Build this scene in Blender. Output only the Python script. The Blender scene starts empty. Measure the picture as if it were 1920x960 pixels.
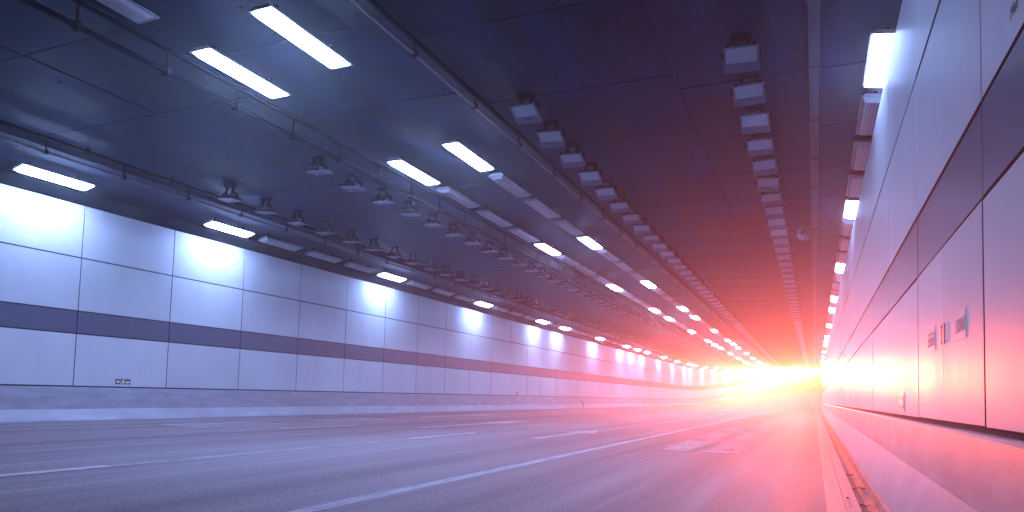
import bpy, math, random
from mathutils import Vector, Matrix
random.seed(7)
S = bpy.context.scene
COL = S.collection
rad = math.radians

# ------------------------------------------------------------------ camera
cam_d = bpy.data.cameras.new("camera")
cam = bpy.data.objects.new("camera", cam_d)
COL.objects.link(cam)
S.camera = cam
F_PX, CY = 1300.0, 655.1
yaw, pitch, roll, H = 0.412554, 0.063359, 0.028315, 0.96274
fwd = Vector((-math.sin(yaw)*math.cos(pitch), math.cos(yaw)*math.cos(pitch), math.sin(pitch)))
rgt = Vector((math.cos(yaw), math.sin(yaw), 0.0))
upv = rgt.cross(fwd)
r2 = rgt*math.cos(roll) + upv*math.sin(roll)
u2 = upv*math.cos(roll) - rgt*math.sin(roll)
cam.matrix_world = Matrix(((r2.x, u2.x, -fwd.x, 0), (r2.y, u2.y, -fwd.y, 0), (r2.z, u2.z, -fwd.z, H), (0, 0, 0, 1)))
cam_d.sensor_width = 36.0
cam_d.lens = F_PX/1920*36.0
cam_d.shift_y = (CY-480.0)/1920.0          # the photograph is a crop from above the lens axis
cam_d.clip_start = 0.05
cam_d.clip_end = 3000

# ------------------------------------------------------------------ world, light, exposure
W = bpy.data.worlds.new("World"); S.world = W; W.use_nodes = True
nt = W.node_tree
sk = nt.nodes.new("ShaderNodeTexSky"); sk.sky_type = 'NISHITA'; sk.sun_disc = False
sk.sun_elevation = rad(2.2); sk.sun_rotation = rad(-1.7); sk.air_density = 2.0; sk.dust_density = 4.0
nt.links.new(sk.outputs[0], nt.nodes['Background'].inputs[0])
nt.nodes['Background'].inputs[1].default_value = 0.05
try: W.cycles.sampling_method = 'NONE'
except Exception: pass

# red spot lamp added beyond the mouth to make the glow at the tunnel's end
GLARE = 1.22e7
gl = bpy.data.lights.new("added_glow_spot", 'SPOT')
gl.spot_size = rad(12.0); gl.spot_blend = 1.0
gl.energy = GLARE; gl.color = (1.0, 0.115, 0.038); gl.shadow_soft_size = 1.5
glo = bpy.data.objects.new("added_glow_spot", gl)
COL.objects.link(glo)
glo.location = (-6.7, 270.0, 10.84)
glo.rotation_euler = (Vector((-.5, 20, 2.9))-Vector(glo.location)).to_track_quat('-Z', 'Y').to_euler()

S.view_settings.view_transform = 'Standard'; S.view_settings.look = 'None'
S.view_settings.exposure = 0.0; S.view_settings.gamma = 1.0
S.cycles.use_denoising = True
try:
    S.cycles.denoiser = 'OPENIMAGEDENOISE'; S.cycles.denoising_input_passes = 'RGB_ALBEDO_NORMAL'
except Exception: pass
S.cycles.max_bounces = 8; S.cycles.diffuse_bounces = 4; S.cycles.glossy_bounces = 3
S.cycles.volume_bounces = 0; S.cycles.transmission_bounces = 2; S.cycles.transparent_max_bounces = 8
S.cycles.sample_clamp_indirect = 4.0; S.cycles.caustics_reflective = False; S.cycles.caustics_refractive = False
LAMP = 112.0
LAMP_COL = (0.34, 0.50, 1.0)
HAZE = 0.0031; HAZE_G = 0.80

# ------------------------------------------------------------------ materials
def mat(name, base, rough=0.6, metal=0.0, spec=0.5, var=0.0, vscale=(1, 1, 1), vs=4.0, bump=0.0, bscale=40.0, base2=None, rvar=0.0, wave=0.0, objvar=0.0, ramp=(.33, .67)):
    m = bpy.data.materials.new(name); m.use_nodes = True
    n = m.node_tree.nodes; l = m.node_tree.links
    b = n['Principled BSDF']
    b.inputs['Base Color'].default_value = (*base, 1); b.inputs['Roughness'].default_value = rough
    b.inputs['Metallic'].default_value = metal; b.inputs['Specular IOR Level'].default_value = spec
    tc = n.new('ShaderNodeNewGeometry')
    if var or base2:
        mp = n.new('ShaderNodeMapping'); mp.inputs['Scale'].default_value = vscale
        l.new(tc.outputs['Position'], mp.inputs['Vector'])
        nz = n.new('ShaderNodeTexNoise'); nz.inputs['Scale'].default_value = vs; nz.inputs['Detail'].default_value = 6
        nz.inputs['Roughness'].default_value = 0.62
        l.new(mp.outputs[0], nz.inputs['Vector'])
        rp = n.new('ShaderNodeValToRGB')
        c2 = base2 or tuple(c*(1-var) for c in base); c1 = base if base2 else tuple(min(1, c*(1+var)) for c in base)
        rp.color_ramp.elements[0].color = (*c2, 1); rp.color_ramp.elements[1].color = (*c1, 1)
        rp.color_ramp.elements[0].position, rp.color_ramp.elements[1].position = ramp
        l.new(nz.outputs['Fac'], rp.inputs[0]); l.new(rp.outputs[0], b.inputs['Base Color'])
        if objvar:                                  # every panel its own tone
            oi = n.new('ShaderNodeObjectInfo'); mo = n.new('ShaderNodeMapRange'); mo.inputs[3].default_value = 1-objvar; mo.inputs[4].default_value = 1+objvar
            l.new(oi.outputs['Random'], mo.inputs[0])
            hv = n.new('ShaderNodeMix'); hv.data_type = 'RGBA'; hv.blend_type = 'MULTIPLY'; hv.inputs[0].default_value = 1.0
            l.new(rp.outputs[0], hv.inputs[6]); l.new(mo.outputs[0], hv.inputs[7]); l.new(hv.outputs[2], b.inputs['Base Color'])
        if rvar:
            mr = n.new('ShaderNodeMapRange'); mr.inputs[1].default_value = .3; mr.inputs[2].default_value = .7
            mr.inputs[3].default_value = rough-rvar; mr.inputs[4].default_value = rough+rvar
            l.new(nz.outputs['Fac'], mr.inputs[0]); l.new(mr.outputs[0], b.inputs['Roughness'])
    if bump or wave:
        nb = n.new('ShaderNodeTexNoise'); nb.inputs['Scale'].default_value = bscale; nb.inputs['Detail'].default_value = 3
        l.new(tc.outputs['Position'], nb.inputs['Vector'])
        bp = n.new('ShaderNodeBump'); bp.inputs['Strength'].default_value = bump or wave; bp.inputs['Distance'].default_value = 0.01
        l.new(nb.outputs['Fac'], bp.inputs['Height']); l.new(bp.outputs[0], b.inputs['Normal'])
    return m

def emit(name, color, strength, base=(.8, .8, .8)):
    m = bpy.data.materials.new(name); m.use_nodes = True
    b = m.node_tree.nodes['Principled BSDF']
    b.inputs['Base Color'].default_value = (*base, 1); b.inputs['Emission Color'].default_value = (*color, 1)
    b.inputs['Emission Strength'].default_value = strength; b.inputs['Roughness'].default_value = .4
    return m

M = {}
M['panel'] = mat('enamel_panel', (.76, .78, .82), .46, spec=.045, var=.05, objvar=.05, vscale=(1, 1.0, .45), vs=.9, wave=.10, bscale=1.3, rvar=.05)
M['band'] = mat('slate_band', (.115, .135, .20), .34, var=.06, vs=2.0, wave=.1, bscale=1.3, objvar=.07)
M['backing'] = mat('dark_backing', (.02, .03, .06), .8, var=.2, vs=2)
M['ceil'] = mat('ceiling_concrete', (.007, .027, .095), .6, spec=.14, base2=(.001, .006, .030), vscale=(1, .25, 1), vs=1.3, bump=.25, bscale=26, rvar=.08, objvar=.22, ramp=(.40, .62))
M['slab'] = mat('dark_slab', (.02, .03, .075), .8, var=.2, vs=1)
M['hole'] = mat('tie_hole_dark', (.012, .014, .022), .9)
M['concrete'] = mat('barrier_concrete', (.36, .365, .42), .55, var=.17, vscale=(1, .5, 2), vs=2.5, bump=.15, bscale=60)
M['whitefoot'] = mat('barrier_white_paint', (.52, .52, .57), .5, base2=(.40, .40, .46), vscale=(1, .7, 2), vs=1.7, bump=.1, bscale=60)
M['kerb'] = mat('kerb_concrete', (.30, .29, .31), .7, base2=(.20, .19, .21), vscale=(1.5, .8, 1), vs=9, bump=.6, bscale=70)
M['channel'] = mat('channel_concrete', (.19, .175, .185), .75, base2=(.09, .08, .09), vscale=(2.2, .5, 1), vs=5, bump=.6, bscale=50)
M['housing'] = mat('lamp_housing', (.30, .31, .35), .4, metal=.3)
M['louvre'] = mat('lamp_louvre', (.62, .63, .68), .35)
M['glass_off'] = mat('lamp_glass_unlit', (.55, .56, .62), .22, spec=.6)
M['glass_on'] = emit('lamp_glass_lit', LAMP_COL, LAMP)
M['tube_off'] = mat('lamp_tube_unlit', (.75, .76, .8), .3)
M['flood'] = mat('flood_housing', (.016, .02, .034), .5, metal=.2)
M['floodrim'] = mat('flood_rim', (.085, .10, .155), .5)
M['floodglass'] = mat('flood_glass', (.30, .33, .42), .25, spec=.5)
M['bracket'] = mat('bracket_steel', (.005, .007, .014), .8, spec=.06)
M['pipe'] = mat('pipe_dark', (.003, .0045, .011), .9, spec=.02)
M['pipe_l'] = mat('pipe_galvanised', (.07, .08, .11), .5)
M['trunk'] = mat('trunking_grey', (.045, .055, .09), .55, spec=.3, var=.12, vs=1.5)
M['horn'] = mat('horn_grey', (.09, .10, .13), .45)
M['signframe'] = mat('sign_frame', (.74, .76, .80), .35)
M['signface'] = mat('sign_face', (.012, .02, .045), .4)
M['signwhite'] = emit('sign_white', (.75, .85, 1.0), .45)
M['handle'] = mat('handle_dark', (.07, .05, .06), .35, metal=.5)
M['seam'] = mat('seam_dark', (.03, .02, .025), .8)
M['plate'] = mat('notice_plate', (.58, .58, .64), .3)
M['plateink'] = mat('plate_ink', (.26, .20, .24), .6)
M['leaf'] = mat('dry_leaf', (.13, .05, .03), .7, var=.4, vs=30)
M['ground'] = mat('bare_ground', (.10, .09, .07), .9, var=.3, vs=.3)
M['twig'] = mat('twig_bark', (.05, .035, .03), .8)

def asphalt():
    m = mat('asphalt', (.27, .27, .285), .78, spec=.45, base2=(.19, .19, .208), vscale=(2.2, .10, 1), vs=2.2, rvar=.06)
    n = m.node_tree.nodes; l = m.node_tree.links; b = n['Principled BSDF']
    g = [x for x in n if x.type == 'NEW_GEOMETRY'][0]
    mp = n.new('ShaderNodeMapping'); mp.inputs['Scale'].default_value = (1, .35, 1)
    l.new(g.outputs['Position'], mp.inputs['Vector'])
    nz = n.new('ShaderNodeTexNoise'); nz.inputs['Scale'].default_value = 62; nz.inputs['Detail'].default_value = 4
    l.new(mp.outputs[0], nz.inputs['Vector'])
    mx = n.new('ShaderNodeMix'); mx.data_type = 'RGBA'; mx.blend_type = 'MULTIPLY'; mx.inputs[0].default_value = 1.0
    rp = n.new('ShaderNodeValToRGB'); rp.color_ramp.elements[0].position = .32; rp.color_ramp.elements[1].position = .70
    rp.color_ramp.elements[0].color = (.55, .55, .58, 1); rp.color_ramp.elements[1].color = (1.35, 1.35, 1.35, 1)
    l.new(nz.outputs['Fac'], rp.inputs[0])
    cr = [x for x in n if x.type == 'VALTORGB' and x != rp][0]
    l.new(cr.outputs[0], mx.inputs[6]); l.new(rp.outputs[0], mx.inputs[7]); l.new(mx.outputs[2], b.inputs['Base Color'])
    m2 = n.new('ShaderNodeMapping'); m2.inputs['Scale'].default_value = (1.15, .015, 1); l.new(g.outputs['Position'], m2.inputs['Vector'])
    z2 = n.new('ShaderNodeTexNoise'); z2.inputs['Scale'].default_value = 1.0; z2.inputs['Detail'].default_value = 3; l.new(m2.outputs[0], z2.inputs['Vector'])
    r3 = n.new('ShaderNodeValToRGB'); r3.color_ramp.elements[0].position = .36; r3.color_ramp.elements[1].position = .62
    r3.color_ramp.elements[0].color = (.68, .68, .70, 1); r3.color_ramp.elements[1].color = (1.12, 1.12, 1.12, 1); l.new(z2.outputs['Fac'], r3.inputs[0])
    x2 = n.new('ShaderNodeMix'); x2.data_type = 'RGBA'; x2.blend_type = 'MULTIPLY'; x2.inputs[0].default_value = 1.0
    l.new(mx.outputs[2], x2.inputs[6]); l.new(r3.outputs[0], x2.inputs[7]); l.new(x2.outputs[2], b.inputs['Base Color'])
    bp = n.new('ShaderNodeBump'); bp.inputs['Strength'].default_value = .35; bp.inputs['Distance'].default_value = .006
    l.new(nz.outputs['Fac'], bp.inputs['Height']); l.new(bp.outputs[0], b.inputs['Normal'])
    return m
M['asphalt'] = asphalt()

def paint(name, cover, c=(.55, .55, .6)):
    """road paint, worn through to the asphalt in streaks along the lane"""
    m = bpy.data.materials.new(name); m.use_nodes = True
    n = m.node_tree.nodes; l = m.node_tree.links; b = n['Principled BSDF']
    b.inputs['Base Color'].default_value = (*c, 1); b.inputs['Roughness'].default_value = .5
    g = n.new('ShaderNodeNewGeometry'); mp = n.new('ShaderNodeMapping'); mp.inputs['Scale'].default_value = (3, .35, 1)
    l.new(g.outputs['Position'], mp.inputs['Vector'])
    nz = n.new('ShaderNodeTexNoise'); nz.inputs['Scale'].default_value = 6; nz.inputs['Detail'].default_value = 5
    l.new(mp.outputs[0], nz.inputs['Vector'])
    mr = n.new('ShaderNodeMapRange'); mr.inputs[1].default_value = .3; mr.inputs[2].default_value = .7
    mr.inputs[3].default_value = max(0, cover-.22); mr.inputs[4].default_value = min(1, cover+.22)
    l.new(nz.outputs['Fac'], mr.inputs[0])
    l.new(mr.outputs[0], b.inputs['Alpha'])
    return m
M['line'] = paint('lane_paint', .72)
M['faint'] = paint('worn_lane_paint', .50)
M['dash'] = paint('dash_paint', .88)
M['feather'] = paint('feathered_paint', .28)
M['glyph'] = paint('worn_glyph_paint', .80)

# ------------------------------------------------------------------ helpers
YC, KX, KZ, YEND, YBACK = 92.0, 0.0015, 0.00080, 152.0, -24.0
def off(y):
    t = max(0.0, y-YC); return KX*t*t, KZ*t*t
def pt(x, y, z):
    a, b = off(y); return (x+a, y, z+b)
def heading(y):
    t = max(0.0, y-YC); return -math.atan(2*KX*t), math.atan(2*KZ*t)

class MB:
    def __init__(s): s.v = []; s.f = []; s.mi = []
    def quad(s, pts, mi=0):
        i = len(s.v); s.v += [tuple(p) for p in pts]; s.f.append(tuple(range(i, i+len(pts)))); s.mi.append(mi)
    def box(s, x0, x1, y0, y1, z0, z1, mi=0, fn=None):
        i = len(s.v); P = [(x, y, z) for z in (z0, z1) for y in (y0, y1) for x in (x0, x1)]
        s.v += [fn(*p) for p in P] if fn else P
        for q in ((0, 2, 3, 1), (4, 5, 7, 6), (0, 1, 5, 4), (2, 6, 7, 3), (0, 4, 6, 2), (1, 3, 7, 5)):
            s.f.append(tuple(i+k for k in q)); s.mi.append(mi)
    def obox(s, c, ax, ay, az, mi=0):
        c, ax, ay, az = map(Vector, (c, ax, ay, az)); i = len(s.v)
        s.v += [tuple(c+ax*x+ay*y+az*z) for z in (-1, 1) for y in (-1, 1) for x in (-1, 1)]
        for q in ((0, 2, 3, 1), (4, 5, 7, 6), (0, 1, 5, 4), (2, 6, 7, 3), (0, 4, 6, 2), (1, 3, 7, 5)):
            s.f.append(tuple(i+k for k in q)); s.mi.append(mi)
    def tube(s, pts, r, n=8, mi=0, cap=True, rs=None):
        pts = [Vector(p) for p in pts]; base = len(s.v)
        for k, p in enumerate(pts):
            d = (pts[min(k+1, len(pts)-1)]-pts[max(k-1, 0)]).normalized()
            a = d.cross(Vector((0, 0, 1)) if abs(d.z) < .9 else Vector((1, 0, 0))).normalized(); b = d.cross(a)
            rr = rs[k] if rs else r
            for j in range(n):
                t = 2*math.pi*j/n; s.v.append(tuple(p+a*math.cos(t)*rr+b*math.sin(t)*rr))
        for k in range(len(pts)-1):
            for j in range(n):
                s.f.append((base+k*n+j, base+k*n+(j+1) % n, base+(k+1)*n+(j+1) % n, base+(k+1)*n+j)); s.mi.append(mi)
        if cap:
            s.f.append(tuple(base+j for j in range(n))); s.mi.append(mi)
            s.f.append(tuple(base+(len(pts)-1)*n+j for j in range(n))[::-1]); s.mi.append(mi)
    def mesh(s, name, mats, smooth=False):
        me = bpy.data.meshes.new(name); me.from_pydata(s.v, [], s.f)
        for m in (mats if isinstance(mats, (list, tuple)) else [mats]): me.materials.append(m)
        for p, k in zip(me.polygons, s.mi): p.material_index = k; p.use_smooth = smooth
        me.update(); return me
    def build(s, name, mats, parent=None, smooth=False): return obj(name, s.mesh(name, mats, smooth), parent)

def obj(name, me, parent=None, loc=None, rot=None):
    o = bpy.data.objects.new(name, me); COL.objects.link(o)
    if parent is not None: o.parent = parent
    if loc: o.location = loc
    if rot: o.rotation_euler = rot
    return o
def tag(o, label=None, cat=None, group=None, kind=None):
    for k, v in (('label', label), ('category', cat), ('group', group), ('kind', kind)):
        if v: o[k] = v
    return o
def empty(name, loc=(0, 0, 0), rot=None):
    o = bpy.data.objects.new(name, None); COL.objects.link(o); o.location = loc; o.empty_display_size = .2
    if rot: o.rotation_euler = rot
    return o
ORD = ['', 'first', 'second', 'third', 'fourth', 'fifth', 'sixth', 'seventh', 'eighth', 'ninth', 'tenth', 'eleventh', 'twelfth', 'thirteenth',
       'fourteenth', 'fifteenth', 'sixteenth', 'seventeenth', 'eighteenth', 'nineteenth', 'twentieth', 'twenty-first', 'twenty-second', 'twenty-third',
       'twenty-fourth', 'twenty-fifth', 'twenty-sixth', 'twenty-seventh', 'twenty-eighth', 'twenty-ninth', 'thirtieth']
def yrange(a, b, step):
    out = [a]
    while out[-1] < b-1e-6:
        out.append(min(b, out[-1]+step))
    return out
def sweep(name, prof, mats, y0, y1, parent=None, step_far=3.0, mi=None, closed=False):
    """extrude an XZ profile along the tunnel"""
    mb = MB(); ys = [y0]+([YC] if y0 < YC < y1 else [])
    ys = ys+[y for y in yrange(max(y0, YC), y1, step_far)[1:]] if y1 > YC else [y0, y1]
    n = len(prof)
    for y in ys:
        for (x, z) in prof: mb.v.append(pt(x, y, z))
    for k in range(len(ys)-1):
        for j in range(n if closed else n-1):
            a = k*n+j; b = k*n+(j+1) % n
            mb.f.append((a, b, b+n, a+n)); mb.mi.append(mi[j] if mi else 0)
    if closed:
        mb.f.append(tuple(range(n))); mb.mi.append(0)
        mb.f.append(tuple((len(ys)-1)*n+j for j in range(n))[::-1]); mb.mi.append(0)
    return mb.build(name, mats, parent)

# ------------------------------------------------------------------ setting: road, gutter, ceiling
XL, XR = -16.515, 0.858
ZR = [0.837, 2.121, 2.674, 3.984, 5.290]
g = MB(); g.box(-400, 400, -60, 700, -.45, -.40); tag(g.build('ground', M['ground']), kind='structure')
road = sweep('road', [(-16.95, -.30), (-16.95, 0), (.10, 0), (.10, -.30)], M['asphalt'], YBACK, 330); tag(road, kind='structure')
gut = sweep('gutter', [(.10, -.30), (.10, .010), (.115, .014), (.255, .016), (.262, .004), (.385, .006), (.400, -.045), (.47, -.062), (.555, -.050), (.580, .012), (.66, .012), (.66, -.30)],
            [M['kerb'], M['channel']], YBACK, YEND, mi=[0, 0, 0, 0, 0, 1, 1, 1, 1, 0, 0, 0]); tag(gut, kind='structure')

def strip(name, x0, x1, y0, y1, z, m, parent):
    mb = MB(); ys = [y0]+([YC] if y0 < YC < y1 else [])
    if y1 > YC: ys += yrange(max(y0, YC), y1, 4)[1:]
    else: ys.append(y1)
    for a, b in zip(ys, ys[1:]): mb.quad([pt(x0, a, z), pt(x1, a, z), pt(x1, b, z), pt(x0, b, z)])
    return mb.build(name, m, parent)
for xa, xb, mm in ((-3.72, -3.57, 'line'), (-7.47, -7.33, 'faint'), (-11.21, -11.09, 'faint'), (-15.54, -15.43, 'faint')):
    ln = strip('lane_line', xa, xb, YBACK, YEND, .004, M[mm], road)
    for k in (0, 1): strip('worn_edge', (xa-.055, xb)[k], (xa, xb+.055)[k], YBACK, YEND, .004, M['feather'], ln)
for x, y0 in ((-7.40, 8.2), (-11.15, 8.6)):
    y = y0-15.0
    for k in range(3):
        if y > -8:
            strip('lane_dash', x-.085, x+.085, y, y+2.9, .008, M['dash'], road)
            strip('lane_dash', x-.075, x+.075, y+2.9, y+3.5, .008, M['faint'], road)
        y += 9.4
def poly(name, P, m, parent, z=.006):
    mb = MB(); mb.quad([pt(x, y, z) for x, y in P]); return mb.build(name, m, parent)
def arrow(x, y, L=6.0):
    mb = MB()
    mb.quad([pt(x-.11, y, .006), pt(x+.11, y, .006), pt(x+.11, y+L*.62, .006), pt(x-.11, y+L*.62, .006)])
    mb.quad([pt(x-.42, y+L*.62, .006), pt(x+.42, y+L*.62, .006), pt(x, y+L, .006)])
    mb.build('arrow_marking', M['dash'], road)
arrow(-9.4, 15.6, 7.5); arrow(-5.55, 14.0, 5.0); arrow(-13.2, 22.0, 7.0)
arrow(-9.4, 46, 7); arrow(-5.55, 44, 6)
# worn, unreadable lane characters: strokes only
def glyph(cx, cy, w, l, seed):
    rnd = random.Random(seed); mb = MB()
    def st(x0, y0, x1, y1, t):
        d = Vector((x1-x0, y1-y0)).normalized(); nrm = Vector((-d.y, d.x))*t
        if abs(d.y) < .5: nrm *= 2.2
        mb.quad([pt(x0-nrm.x, y0-nrm.y, .006), pt(x0+nrm.x, y0+nrm.y, .006), pt(x1+nrm.x, y1+nrm.y, .006), pt(x1-nrm.x, y1-nrm.y, .006)])
    for k in range(5):
        yy = cy-l*.46+l*.22*k; st(cx-w*(.5-.1*rnd.random()), yy, cx+w*(.5-.1*rnd.random()), yy+rnd.uniform(-.1, .1), .10)
    st(cx-w*.05, cy-l*.5, cx-w*.02, cy+l*.5, .11); st(cx-w*.3, cy-l*.3, cx-w*.45, cy-l*.5, .05)
    st(cx+w*.25, cy-l*.1, cx+w*.48, cy-l*.5, .05); st(cx+w*.32, cy+l*.1, cx+w*.3, cy+l*.42, .05)
    mb.build('lane_character', M['glyph'], road)
for k in range(3): glyph(-1.95, 14.6+4.6*k, 1.5, 2.9, k)
for k in range(2): glyph(-13.3, 13.0+5*k, 1.5, 2.6, 10+k)

ZC = 5.92
ceil = sweep('ceiling', [(-17.4, ZC+.6), (-17.4, 5.80), (-14.62, 5.80), (-14.60, ZC+.10), (1.8, ZC+.10), (1.8, ZC+.6)], M['slab'], YBACK, YEND, closed=True)
tag(ceil, kind='structure')
CX = [-14.58, -11.12, -8.72, -5.16, -2.0, 1.52]; CP = 2.36; CY0 = -10.1
cpm = {}
for j in range(5):
    w = CX[j+1]-CX[j]-.010
    for k in range(32):
        y0 = CY0+CP*k+(0 if j < 2 else .55*j)
        key = j
        if key not in cpm:
            mb = MB(); i = .008
            A = [(0, 0), (w, 0), (w, CP-.010), (0, CP-.010)]; B = [(i, i), (w-i, i), (w-i, CP-.010-i), (i, CP-.010-i)]
            mb.v = [(x, y, .09) for x, y in A]+[(x, y, i) for x, y in A]+[(x, y, 0) for x, y in B]
            for q in range(4):
                r = (q+1) % 4
                mb.f += [(q, r, 4+r, 4+q), (4+q, 4+r, 8+r, 8+q)]; mb.mi += [0, 0]
            mb.f += [(8, 9, 10, 11), (3, 2, 1, 0)]; mb.mi += [0, 0]
            cpm[key] = mb.mesh('ceiling_panel', M['ceil'])
        obj('ceiling_panel', cpm[key], ceil, (CX[j]+.005, y0+.005, ZC+random.uniform(-.006, .004)),
            (random.uniform(-.0012, .0012), random.uniform(-.0012, .0012), 0))
mb = MB()
for j in range(5):
    y = CY0+CP*32+(0 if j < 2 else .55*j)
    while y < YEND-.5:
        y1 = min(YEND-.1, y+CP)
        mb.box(CX[j]+.008, CX[j+1]-.008, y+.01, y1-.01, ZC, ZC+.09, fn=pt); y += CP
tag(mb.build('ceiling_panel', M['ceil'], ceil), kind='stuff')
# tie holes left by the formwork
mb = MB()
for j in range(5):
    for k in range(4, 20):
        for ux in (.12, .5, .88):
            for uy in (.08, .36, .64, .92):
                if random.random() < .35: continue
                x = CX[j]+(CX[j+1]-CX[j])*ux+random.uniform(-.06, .06); y = CY0+CP*(k+uy)+random.uniform(-.05, .05)
                r = random.uniform(.018, .030)
                P = [(x+r*math.cos(t*math.pi/3), y+r*math.sin(t*math.pi/3)) for t in range(6)]
                i0 = len(mb.v); mb.v += [(a, b, ZC-.011) for a, b in P]+[(a, b, ZC+.01) for a, b in P]
                mb.f.append(tuple(i0+t for t in range(6))); mb.mi.append(0)
                for t in range(6): mb.f.append((i0+t, i0+(t+1) % 6, i0+6+(t+1) % 6, i0+6+t)); mb.mi.append(0)
tag(mb.build('tie_hole', M['hole'], ceil), kind='stuff')

# ------------------------------------------------------------------ tunnel walls of enamel panels
def panel_mesh(name, wy, hz, m, sgn, th=.028, gap=.010, ch=.005):
    """front faces +X*sgn; origin at the panel's lower corner on the wall face"""
    mb = MB(); A = [(gap, gap), (wy-gap, gap), (wy-gap, hz-gap), (gap, hz-gap)]
    B = [(gap+ch, gap+ch), (wy-gap-ch, gap+ch), (wy-gap-ch, hz-gap-ch), (gap+ch, hz-gap-ch)]
    mb.v = [(-th*sgn, y, z) for y, z in A]+[(-ch*sgn, y, z) for y, z in A]+[(0, y, z) for y, z in B]
    for q in range(4):
        r = (q+1) % 4
        for e, f in enumerate(((q, r, 4+r, 4+q), (4+q, 4+r, 8+r, 8+q))):
            mb.f.append(f if sgn > 0 else f[::-1]); mb.mi.append(1 if e == 0 or q in (0, 2) else 0)
    mb.f.append((8, 9, 10, 11) if sgn > 0 else (11, 10, 9, 8)); mb.mi.append(0)
    mb.f.append((3, 2, 1, 0) if sgn > 0 else (0, 1, 2, 3)); mb.mi.append(0)
    return mb.mesh(name, [m, M['seam']])

def wall(X, sgn, y_first, Wd, k0, k1, label, skip=()):
    t = tag(empty('tunnel_wall', (X, 0, 0)), label, 'tunnel wall')
    b0, b1 = sorted((X-.034*sgn, X-.75*sgn))
    bk = MB()
    ys = [YBACK, YC]+yrange(YC, YEND, 3)[1:]
    for a, b in zip(ys, ys[1:]):
        bk.box(b0, b1, a, b, -.2, 5.285, fn=lambda x, y, z: tuple(Vector(pt(x, y, z))-Vector((X, 0, 0))))
        c0, c1 = sorted((X-.74*sgn, X-1.0*sgn)); bk.box(c0, c1, a, b, 5.0, 6.5, fn=lambda x, y, z: tuple(Vector(pt(x, y, z))-Vector((X, 0, 0))))
    bk.build('backing_wall', M['backing'], t)
    rows = [('wall_panel', 0, M['panel']), ('band_panel', 1, M['band']), ('wall_panel', 2, M['panel']), ('wall_panel', 3, M['panel'])]
    for name, r, m in rows:
        h = ZR[r+1]-ZR[r]; me = panel_mesh(name, Wd, h, m, sgn)
        for k in range(k0, k1):
            if (r, k) in skip: continue
            o = obj(name, me, t, (random.uniform(-.0015, .0015)-(.002*sgn if r == 1 else 0), y_first+k*Wd, ZR[r]),
                    (0, random.uniform(-.0012, .0012), random.uniform(-.0010, .0010)))
        mb = MB(); k = k1
        while y_first+k*Wd < YEND-1:
            y0 = y_first+k*Wd; xa, xb = sorted((X, X-.028*sgn))
            if (r, k) not in skip:
                mb.box(xa, xb, y0+.009, y0+Wd-.009, ZR[r]+.009, ZR[r+1]-.009, fn=lambda x, y, z: tuple(Vector(pt(x, y, z))-Vector((X, 0, 0))))
            k += 1
        tag(mb.build(name, m, t), kind='stuff')
    return t
WL, YL0, WR_, YR0 = 2.636, 11.206, 2.679, 4.526
wl = wall(XL, 1, YL0, WL, -8, 24, 'long pale enamel panelled wall with dark stripe on the left side of the tunnel')
wr = wall(XR, -1, YR0, WR_, -5, 12, 'pale panelled wall with dark stripe rising close along the right edge of the tunnel', skip={(0, 0), (0, 8)})

# lettering at the top right corner, running towards the camera
def text_mesh(body, size, shear=0.0, extrude=.0015):
    c = bpy.data.curves.new('lettering', 'FONT'); c.body = body; c.size = size; c.shear = shear; c.extrude = extrude
    o = bpy.data.objects.new('tmp', c); COL.objects.link(o)
    dg = bpy.context.evaluated_depsgraph_get(); me = bpy.data.meshes.new_from_object(o.evaluated_get(dg))
    bpy.data.objects.remove(o); me.name = 'lettering'; return me
tm = text_mesh('Mul', .085, .28); tm.materials.clear(); tm.materials.append(M['plateink'])
lt = obj('lettering', tm, wr)
lt.matrix_local = Matrix(((0, 0, -1, -.006), (-1, 0, 0, 3.86), (0, 1, 0, 2.80), (0, 0, 0, 1)))

# ------------------------------------------------------------------ barriers below the panels
def barrier(profile_foot, profile_top, label):
    t = tag(empty('concrete_barrier', (profile_foot[0][0], 0, 0)), label, 'barrier')
    x0 = profile_foot[0][0]
    sweep('painted_foot', [(x-x0, z) for x, z in profile_foot], M['whitefoot'], YBACK, YEND, t, closed=True)
    sweep('upper_face', [(x-x0, z) for x, z in profile_top], M['concrete'], YBACK, YEND, t, closed=True)
barrier([(-16.12, -.1), (-16.13, .03), (-16.34, .29), (-17.2, .29), (-17.2, -.1)],
        [(-16.345, .292), (-16.46, .80), (-16.48, .815), (-17.2, .815), (-17.2, .292)], 'low grey concrete barrier with white painted foot under the left wall')
barrier([(.625, -.1), (.625, .02), (.735, .45), (1.4, .45), (1.4, -.1)],
        [(.738, .452), (.782, .795), (.80, .812), (1.4, .812), (1.4, .452)], 'sloping grey concrete barrier at the lower right beside the gutter')

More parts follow.
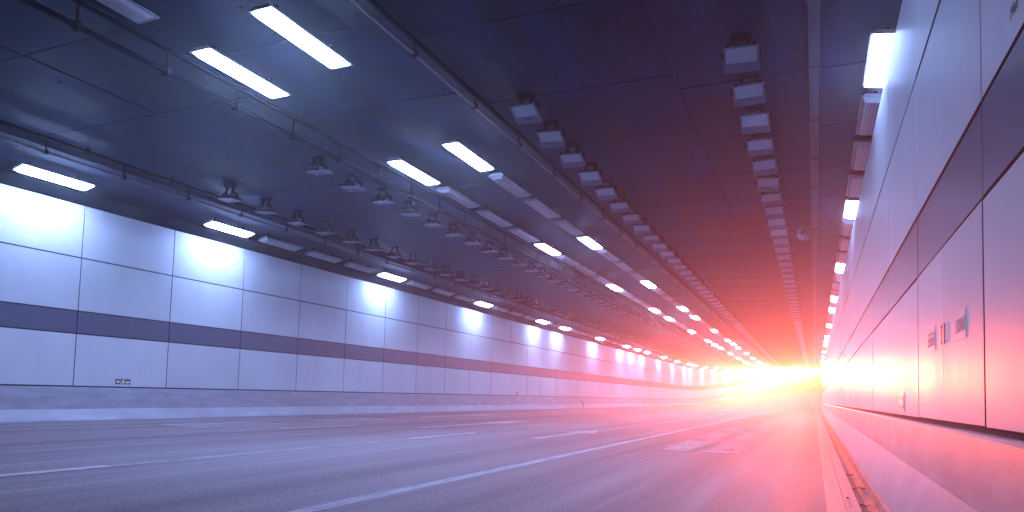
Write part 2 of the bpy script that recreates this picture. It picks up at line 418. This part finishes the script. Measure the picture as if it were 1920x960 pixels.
# ------------------------------------------------------------------ strip lights
LL, LW, LH = 1.66, .36, .055
def lamp_meshes():
    h = MB()                                      # tray with sloping sides and end plates, open below
    for s in (-1, 1):
        h.quad([(s*LW/2, -LL/2, 0), (s*LW/2, LL/2, 0), (s*LW*.36, LL/2, LH), (s*LW*.36, -LL/2, LH)])
        h.quad([(-LW/2, s*LL/2, 0), (LW/2, s*LL/2, 0), (LW*.36, s*(LL/2), LH), (-LW*.36, s*(LL/2), LH)])
        h.box(s*LW/2-.012, s*LW/2+.012, -LL/2-.012, LL/2+.012, -.006, .012)
        h.box(-LW/2, LW/2, s*LL/2-.012, s*LL/2+.012, -.005, .013)
    h.quad([(-LW*.36, -LL/2, LH), (LW*.36, -LL/2, LH), (LW*.36, LL/2, LH), (-LW*.36, LL/2, LH)])
    gl = MB()                                     # prismatic lens hanging a little below the tray
    A = [(-LW/2+.02, -LL/2+.02, -.001), (LW/2-.02, -LL/2+.02, -.001), (LW/2-.02, LL/2-.02, -.001), (-LW/2+.02, LL/2-.02, -.001)]
    B = [(x-math.copysign(.035, x), y-math.copysign(.075, y), -.045) for x, y, z in A]
    gl.v = A+B; gl.f = [(q, 4+q, 4+(q+1) % 4, (q+1) % 4) for q in range(4)]+[(7, 6, 5, 4), (0, 1, 2, 3)]; gl.mi = [0]*6
    gl.f = [f[::-1] for f in gl.f]
    rb = MB()
    for k in range(-2, 3): rb.box(k*.048-.008, k*.048+.008, -LL/2+.10, LL/2-.10, -.056, -.046)
    hg = []
    for s in (-1, 1):
        b = MB(); b.box(-.02, .02, s*.55-.02, s*.55+.02, LH+.001, LH+.5); hg.append(b.mesh('mount', M['bracket']))
    return dict(housing=h.mesh('housing', M['housing']), off=gl.mesh('glass', M['glass_off']), on=gl.mesh('glass', M['glass_on']),
                rib=rb.mesh('louvre', M['louvre']), mount=hg)
LM = lamp_meshes()
def joined_lamp(on):
    mb = MB(); mb.box(-LW/2, LW/2, -LL/2, LL/2, .017, LH, 0); mb.box(-LW/2+.03, LW/2-.03, -LL/2+.05, LL/2-.05, -.04, .0165, 1)
    for s in (-1, 1): mb.box(-.02, .02, s*.55-.02, s*.55+.02, LH+.001, LH+.4, 2)
    return mb.mesh('strip_light', [M['housing'], M['glass_on'] if on else M['glass_off'], M['bracket']])
JL = {True: joined_lamp(True), False: joined_lamp(False)}
LIT = [-6.4, -4, 0, 4, 8, 10, 14, 18, 20, 22, 26, 30, 34, 36, 40, 44, 48, 50, 54, 58, 60]
rowsL = [  # x, z, y of slot 0, pitch, words, group, tilt, last y
    (-15.90, 5.58, 23.85, 2.155, 'over the left wall', 'strip lights over the left wall', rad(-14)),
    (-8.05, 5.73, 21.12, 2.08, 'in the central left row', 'strip lights in the left row of the central pair', 0),
    (-6.44, 5.73, 20.60, 2.08, 'in the central right row', 'strip lights in the right row of the central pair', 0),
    (.85, 5.72, 18.75, 2.03, 'over the right wall', 'strip lights over the right wall', rad(10))]
for (x, z, y0, p, words, grp, tilt) in rowsL:
    slots = sorted(set([s for s in LIT] + [float(k) for k in range(-4, 64)] + ([-7.6, -8.6] if 'central' in words else [-8.8])))
    nlit = 0; since = 0; FAR = 18
    for s in slots:
        y = y0+s*p
        if y > YEND-2 or y < 1: continue
        on = s in LIT
        if on: nlit += 1; since = 0
        else: since += 1
        far = s > FAR
        px, py, pz = pt(x, y, z); hz, hp = heading(y)
        if far:
            o = obj('strip_light', JL[on], None, (px, py, pz), (hp, tilt, hz))
        else:
            o = empty('strip_light', (px, py, pz), (hp, tilt, hz))
            obj('housing', LM['housing'], o); obj('glass', LM['on' if on else 'off'], o)
            if not on: obj('louvre', LM['rib'], o)
            for mm in LM['mount']: obj('mount', mm, o)
        size = 'tiny distant' if far else 'bright' if on else 'grey'
        if on: lab = '%s glowing strip light %s, %s lit one from the camera' % (size, words, ORD[nlit])
        elif nlit == 0: lab = 'grey unlit strip light %s, %s the first lit one' % (words, 'well before' if since == 1 and s < -8 else 'just before')
        else: lab = '%s unlit strip light %s, %s beyond %s lit one' % (size, words, ORD[since], ORD[nlit])
        tag(o, lab, 'strip light', grp)

# ------------------------------------------------------------------ floodlights on brackets
FW, FD = .225, .20                                   # half width and half depth of the head
def flood_meshes():
    hs = MB()                                        # flat flared body
    A = [(-FW, -FD, 0), (FW, -FD, 0), (FW, FD, 0), (-FW, FD, 0)]
    B = [(x*.98, y*.98, .040) for x, y, z in A]; C = [(x*.60, y*.66, .095) for x, y, z in A]
    hs.v = A+B+C
    for q in range(4):
        r = (q+1) % 4; hs.f += [(q, r, 4+r, 4+q), (4+q, 4+r, 8+r, 8+q)]
    hs.f += [(8, 9, 10, 11), (3, 2, 1, 0)]; hs.mi = [0]*len(hs.f)
    gb = MB(); gb.box(-FW*.40, FW*.40, -FD*.45, FD*.2, .096, .125)
    rm = MB(); e = .03; w, d = FW+.006, FD+.006; up = .115
    rm.box(-w, w, -d, -d+e, -.020, -.001); rm.box(-w, w, d-e-up, d, -.020, -.001)
    rm.box(-w, -w+e, -d+e+.001, d-e-up-.001, -.020, -.001); rm.box(w-e, w, -d+e+.001, d-e-up-.001, -.020, -.001)
    gl = MB(); gl.box(-w+e+.001, w-e-.001, -d+e+.001, d-e-up-.001, -.012, -.002)
    lug = MB(); lug.box(-.045, .045, FD-.10, FD-.03, -.034, -.021)
    lt = []
    for x in (-1, 1):
        b = MB(); b.box(x*(FW-.05)-.022, x*(FW-.05)+.022, -FD-.028, -FD-.007, -.028, -.004); lt.append(b.mesh('latch', M['bracket']))
    return dict(housing=hs.mesh('lamp_head', M['flood']), gear=gb.mesh('gear_box', M['flood']), rim=rm.mesh('rim', M['floodrim']),
                glass=gl.mesh('glass', M['floodglass']), lug=lug.mesh('lug', M['floodrim'])), lt
FM, LATCH = flood_meshes()
def yoke(s, h):
    b = MB(); b.tube([(s*.235, 0, .02), (s*.238, 0, .085), (s*.185, 0, .135), (s*.085, 0, .175), (s*.108, 0, .235), (s*.078, 0, h)], 0, 7, rs=[.022, .030, .036, .034, .044, .036])
    return b.mesh('yoke_arm', M['bracket'])
def plate(h):
    b = MB(); b.box(-.13, .13, -.07, .07, h-.012, h+.03); return b.mesh('mounting_plate', M['bracket'])
def joined_flood(h, tilt):
    mb = MB(); Rm = Matrix.Rotation(tilt, 3, 'X')
    f = lambda x, y, z: tuple(Rm @ Vector((x, y, z)))
    mb.box(-FW, FW, -FD, FD, .0, .05, 0, fn=f); mb.box(-FW*.55, FW*.55, -FD*.6, FD*.6, .051, .14, 0, fn=f)
    mb.box(-FW+.02, FW-.02, -FD+.02, FD-.02, -.012, -.001, 1, fn=f)
    for s in (-1, 1): mb.box(s*.075-.035, s*.075+.035, -.035, .035, .15, h, 0)
    return mb
rowsF = [  # x, z, y first, pitch, tilt, words, group
    (-13.35, 5.57, 12.70, 1.232, rad(3), 'in the row nearest the left wall', 'floodlights in the row nearest the left wall'),
    (-9.80, 5.60, 11.70, 1.225, rad(3), 'in the second row from the left', 'floodlights in the second row from the left'),
    (-4.40, 5.61, 10.35, 1.208, rad(-24), 'right of the central strip lights', 'floodlights right of the central strip lights'),
    (-.92, 5.61, 9.62, 1.195, rad(-27), 'in the rightmost floodlight row', 'floodlights in the rightmost row')]
def ordinal(n):
    if n < len(ORD): return ORD[n]
    t = {3: 'thirty', 4: 'forty', 5: 'fifty', 6: 'sixty', 7: 'seventy', 8: 'eighty', 9: 'ninety'}[n//10]
    return (t[:-1]+'ieth') if n % 10 == 0 else t+'-'+ORD[n % 10]
far_mb = MB()
for ri, (x, z, y0, p, tilt, words, grp) in enumerate(rowsF):
    h = ZC-z-.03
    ya = [yoke(-1, h), yoke(1, h)]; pl = plate(h); jm = None
    for k in range(int((YEND-4-y0)/p)):
        y = y0+k*p; px, py, pz = pt(x, y, z); hz, hp = heading(y)
        if k >= 75:
            mb = joined_flood(h, tilt); i0 = len(far_mb.v)
            far_mb.v += [(px+a, py+b, pz+c) for a, b, c in mb.v]; far_mb.f += [tuple(i0+q for q in f_) for f_ in mb.f]; far_mb.mi += mb.mi
            continue
        if k >= 28:
            if jm is None: jm = joined_flood(h, tilt).mesh('floodlight', [M['flood'], M['floodglass']])
            o = obj('floodlight', jm, None, (px, py, pz), (hp, 0, hz)); lab = 'tiny distant floodlight %s, %s from the camera' % (words, ordinal(k+1))
        else:
            o = empty('floodlight', (px, py, pz), (0, 0, random.uniform(-.06, .06)))
            hd = obj('lamp_head', FM['housing'], o, None, (tilt+random.uniform(-.07, .07), random.uniform(-.05, .05), 0))
            for nme, key in (('gear_box', 'gear'), ('rim', 'rim'), ('glass', 'glass'), ('lug', 'lug')): obj(nme, FM[key], hd)
            for m_ in LATCH: obj('latch', m_, hd)
            for a in ya: obj('yoke_arm', a, o)
            obj('mounting_plate', pl, o)
            lab = 'unlit floodlight on dark bracket %s, %s from the camera' % (words, ordinal(k+1))
        tag(o, lab, 'floodlight', grp)
far = far_mb.build('far_floodlights', [M['flood'], M['floodglass']])
tag(far, 'far ends of the four floodlight rows shrinking towards the bright tunnel mouth', 'floodlights', 'floodlights at the far end', 'stuff')

# ------------------------------------------------------------------ pipes, conduits and trunking under the ceiling
def hung_pipe(name, x, z, r, m, step, label, ztop, rail=True, y0=-6, y1=YEND-1, cat='pipe', clamp=.045):
    t = tag(empty(name, (x, 0, z)), label, cat)
    ys = [y0, YC]+yrange(YC, y1, 5)[1:]
    b = MB(); b.tube([Vector(pt(0, y, 0)) for y in ys], r, 10); b.build('pipe', m, t, True)
    if rail:
        b = MB()
        for a, c in zip(ys, ys[1:]): b.box(-.03, .03, a, c, ztop-z-.05, ztop-z-.012, fn=pt)
        b.build('rail', M['pipe'], t)
    hm = MB(); hm.box(-.012, .012, -.012, .012, r*.6, ztop-z-.011); hm.box(-r-.02, r+.02, -.03, .03, -r-.014, -r+.01); hm.box(-r-.02, -r-.004, -.03, .03, -r+.011, r+.02); hm.box(r+.004, r+.02, -.03, .03, -r+.011, r+.02)
    me = hm.mesh('hanger', M['bracket']); y = y0+.8; n = 0; far_ = MB()
    while y < y1-1:
        if n < 50: obj('hanger', me, t, pt(0, y, 0))
        else:
            i0 = len(far_.v); o_ = pt(0, y, 0); far_.v += [(a+o_[0], b_+o_[1], c+o_[2]) for a, b_, c in hm.v]; far_.f += [tuple(i0+q for q in f_) for f_ in hm.f]; far_.mi += hm.mi
        y += step; n += 1
    if far_.v: tag(far_.build('hanger', M['bracket'], t), kind='stuff')
hung_pipe('service_pipe', -8.78, 5.56, .042, M['pipe'], 1.36, 'dark pipe on hangers beside the left row of central strip lights', ZC)
hung_pipe('cable_conduit', -5.18, 5.70, .022, M['pipe_l'], 1.9, 'thin galvanised conduit on hangers right of the central strip lights', ZC)
hung_pipe('wall_conduit', -14.30, 5.58, .026, M['pipe_l'], 1.75, 'thin pale conduit on hangers along the ceiling step over the left wall', ZC, rail=False)
hung_pipe('cable_conduit', -14.05, 5.80, .03, M['pipe'], 2.1, 'dark cable run tight under the ceiling beside the left wall step', ZC, rail=False)
t = tag(empty('cable_trunking', (-.01, 0, ZC)), 'flat grey cable trunking along the ceiling near the right wall', 'trunking')
y = 1.0; k = 0
while y < YEND-3:
    L = random.choice((1.9, 2.05, 2.2)); dz = random.uniform(0, .02); w = .075+random.uniform(-.006, .006)
    if k < 30:
        b = MB(); b.box(-w, w, y+.006, y+L-.006, -.085-dz, -.008, fn=pt)
        b.box(-w-.014, w+.014, y+L-.10, y+L-.03, -.10-dz, -.086-dz, fn=pt); b.build('trunking_length', M['trunk'], t)
    y += L; k += 1
b = MB(); y = 1+30*2.05
for a in yrange(66, YEND-1, 3)[:-1]: b.box(-.075, .075, a, a+2.98, -.085, -.01, fn=pt)
tag(b.build('trunking_length', M['trunk'], t), kind='stuff')

# ------------------------------------------------------------------ horn loudspeaker
hs = tag(empty('loudspeaker', (-.27, 20.4, 5.60)), 'grey horn loudspeaker hanging beside the trunking near the right wall', 'loudspeaker')
b = MB(); d = Vector((.1, -1, -.35)).normalized()
b.tube([Vector((0, 0, 0))-d*.20, Vector((0, 0, 0))-d*.08, d*.02, d*.10, d*.15], 0, 20, cap=False, rs=[.04, .055, .10, .17, .205]); b.build('horn', M['horn'], hs, True)
b = MB(); b.tube([-d*.33, -d*.30, -d*.21, -d*.19], 0, 14, rs=[.05, .07, .07, .045]); b.build('driver', M['flood'], hs, True)
b = MB(); b.tube([-d*.05, d*.05, d*.10], 0, 12, rs=[.045, .05, .02]); b.build('phase_plug', M['horn'], hs, True)
b = MB(); b.box(-.015, .015, .04, .07, .08, .315); b.box(-.09, .09, .0, .11, .3155, .3195); b.build('bracket', M['bracket'], hs)

# ------------------------------------------------------------------ escape signs at the foot of the panels
def person_strokes(b, cx, cz, s, X, mi):
    def st(p, q, w):
        p = Vector(p); q = Vector(q); d = (q-p).normalized(); n = Vector((-d.y, d.x))*w
        b.quad([(X, cx+(v.x)*s, cz+v.y*s) for v in (p-n, q-n, q+n, p+n)], mi)
    b.quad([(X, cx+.06*s+.11*s*math.cos(t*math.pi/4), cz+.40*s+.11*s*math.sin(t*math.pi/4)) for t in range(8)], mi)
    st((.02, .26), (-.04, -.06), .10); st((.04, .22), (.26, .08), .045); st((.0, .22), (-.24, .14), .045); st((-.24, .14), (-.26, -.02), .04)
    st((-.06, -.06), (.20, -.16), .06); st((.20, -.16), (.14, -.44), .05); st((-.04, -.06), (-.16, -.28), .06); st((-.16, -.28), (-.42, -.30), .05)
def exit_sign(X, y, z, sgn, label, w=.52, h=.20):
    t = tag(empty('exit_sign', (X, y, z)), label, 'exit sign')
    b = MB(); x0, x1 = sorted((.001*sgn, .005*sgn)); b.box(x0, x1, -w/2, w/2, -h/2, h/2); b.build('frame', M['signframe'], t)
    b = MB(); x0, x1 = sorted((.0054*sgn, .0066*sgn)); b.box(x0, x1, -w/2+.04, w/2-.06, -h/2+.035, h/2-.03); b.build('face', M['signface'], t)
    Xf = .0074*sgn; f = -sgn                              # reading direction: left to right for someone facing the wall
    b = MB()
    def q(P): b.quad([(Xf, v[0], v[1]) for v in P])
    # for the left wall (sgn +1) left-to-right runs along -Y ... +Y
    d = 1 if sgn > 0 else -1
    q([(d*-.195, .0), (d*-.135, .045), (d*-.135, -.045)]); q([(d*-.135, .012), (d*-.095, .012), (d*-.095, -.012), (d*-.135, -.012)])
    b.build('arrow', M['signwhite'], t)
    b = MB(); person_strokes(b, d*.0, .0, .13, Xf, 0); 
    b.quad([(Xf, d*-.075, -.06), (Xf, d*-.066, -.06), (Xf, d*-.066, .06), (Xf, d*-.075, .06)]); b.quad([(Xf, d*.066, -.06), (Xf, d*.075, -.06), (Xf, d*.075, .06), (Xf, d*.066, .06)])
    b.build('pictogram', M['signwhite'], t)
    b = MB(); b.quad([(Xf, d*.085, .012), (Xf, d*.14, .012), (Xf, d*.185, .022), (Xf, d*.165, -.03), (Xf, d*.10, -.03)]); b.build('footprint_mark', M['signwhite'], t)
exit_sign(XL+.0, 12.53, .975, 1, 'small escape sign with arrow and running figure low on the left wall')
exit_sign(XL+.0, 38.7, .97, 1, 'small far escape sign low on the left wall under the dark stripe')
exit_sign(XR-.0, 8.55, .985, -1, 'small escape sign low on the right wall just beyond the double doors')

# ------------------------------------------------------------------ cabinet doors in the right wall
def cabinet(y0, label, detail=True):
    t = tag(empty('equipment_cabinet', (XR, y0, ZR[0])), label, 'cabinet')
    h = ZR[1]-ZR[0]; half = WR_/2
    for s in (0, 1):
        me = panel_mesh('door', half, h, M['panel'], -1, gap=.004 if True else .01, ch=.003)
        # wide dark gaps at the outer edges, a hairline where the leaves meet
        me2 = me.copy()
        for v in me2.vertices:
            if s == 0 and v.co.y < .05: v.co.y += .022
            if s == 1 and v.co.y > half-.05: v.co.y -= .022
            if v.co.z < .05: v.co.z += .012
        dn = obj('door', me2, t, (-.001, s*half, 0), (0, 0, random.uniform(-.001, .001)))
        b = MB(); yy = half-.085 if s == 0 else .045
        b.box(-.0060, -.0035, yy, yy+.022, .57, .72); b.box(-.0034, -.001, yy, yy+.022, .575, .595); b.box(-.0034, -.001, yy, yy+.022, .695, .715)
        b.build('handle', M['handle'], dn)
        if detail:
            b = MB(); c = half-.55 if s == 0 else .62
            y_a, y_b = (half*.5-.02, half*.5+.30) if s == 1 else (half*.38, half*.38+.32)
            y_a, y_b = (.50, .86) if s == 0 else (.36, .74)
            b.box(-.0022, -.001, y_a, y_b, .55, .74)
            pl_ = b.build('notice_plate', M['panel'], dn)
            if s == 0: ink = text_mesh('LOW', .13, 0, .0008); ink.materials.clear(); ink.materials.append(M['plateink'])
            else:
                mb = MB(); rnd = random.Random(5)
                for q in range(3):
                    x0 = q*.105
                    for (a, c, e, f) in ((.0, .09, .08, .102), (.0, .045, .08, .057), (.0, -.005, .08, .007), (.034, -.005, .046, .102), (.0, .0, .011, .06)):
                        mb.box(x0+a, x0+e-.01*rnd.random(), c, f, -.0006, .0006+.00006*len(mb.f)/6)
                ink = mb.mesh('lettering', M['plateink'])
            io = bpy.data.objects.new('plate_lettering', ink); COL.objects.link(io); io.parent = dn
            io.matrix_local = Matrix(((0, 0, -1, -.0034), (-1, 0, 0, y_b-.03), (0, 1, 0, .60), (0, 0, 0, 1)))
    b = MB(); b.box(.030, .0335, .012, WR_-.012, .0, h); b.build('recess', M['seam'], t)
cabinet(YR0, 'pale double doors with two upright handles set into the right wall near the camera')
cabinet(YR0+8*WR_, 'far pale cabinet doors with dark seam in the right wall near the glow', False)

# ------------------------------------------------------------------ litter in the gutter
def leaf(x, y, z, s, rz, label, seed):
    rnd = random.Random(seed); b = MB(); n = 9
    ring = [(math.cos(2*math.pi*k/n)*s*(1+rnd.uniform(-.25, .2)), math.sin(2*math.pi*k/n)*s*.6*(1+rnd.uniform(-.25, .2))) for k in range(n)]
    top = [(a, c, .012+.5*s*rnd.random()) for a, c in ring]
    b.v = top+[(0, 0, .008)]+[(a, c, d-.004) for a, c, d in top]+[(0, 0, .004)]
    for k in range(n):
        b.f += [(k, (k+1) % n, n), (n+1+(k+1) % n, n+1+k, 2*n+1), ((k+1) % n, k, n+1+k, n+1+(k+1) % n)]; b.mi += [0]*3
    o = b.build('dry_leaf', M['leaf']); o.location = (x, y, z); o.rotation_euler = (0, 0, rz)
    tag(o, label, 'leaf', 'dry leaves in the gutter')
leaf(.45, 10.9, -.058, .055, .4, 'brown dry leaf alone in the gutter, farthest of the leaves', 1)
leaf(.43, 9.15, -.055, .06, 1.2, 'brown curled leaf on the road side of the gutter leaf pair', 2)
leaf(.51, 9.25, -.056, .055, 2.2, 'brown curled leaf on the barrier side of the gutter leaf pair', 3)
leaf(.45, 7.72, -.058, .05, .2, 'dry leaf fragment in the gutter close to the bottom edge', 4)
leaf(.47, 7.28, -.060, .035, .9, 'smallest dry leaf in the gutter nearest the camera', 5)
leaf(.30, 7.75, .004, .025, 2.0, 'tiny leaf scrap on the kerb strip beside the gutter', 6)
tw = tag(empty('twig', (-16.05, 50.5, .0)), 'small dark forked twig standing at the foot of the left barrier', 'twig')
b = MB(); b.tube([(0, 0, 0), (.02, -.15, .25), (-.03, -.5, .62)], 0, 6, rs=[.03, .022, .01]); b.tube([(.02, -.15, .25), (0, .15, .5)], 0, 5, rs=[.02, .008]); b.build('branch', M['twig'], tw)

# ------------------------------------------------------------------ haze in the air of the tunnel
hz = MB(); hz.box(-60, 60, -50, 360, -1.5, 14.5)
hm = bpy.data.materials.new('haze'); hm.use_nodes = True
n = hm.node_tree.nodes; n.remove(n['Principled BSDF'])
pv = n.new('ShaderNodeVolumePrincipled'); pv.inputs['Color'].default_value = (.92, .93, .96, 1)
pv.inputs['Density'].default_value = HAZE; pv.inputs['Anisotropy'].default_value = HAZE_G
pv.inputs['Density Attribute'].default_value = ''; pv.inputs['Temperature Attribute'].default_value = ''; pv.inputs['Color Attribute'].default_value = ''
hm.node_tree.links.new(pv.outputs[0], n['Material Output'].inputs['Volume'])
ho = hz.build('haze', hm); tag(ho, kind='stuff', label='thin luminous haze filling the air of the tunnel', cat='haze')
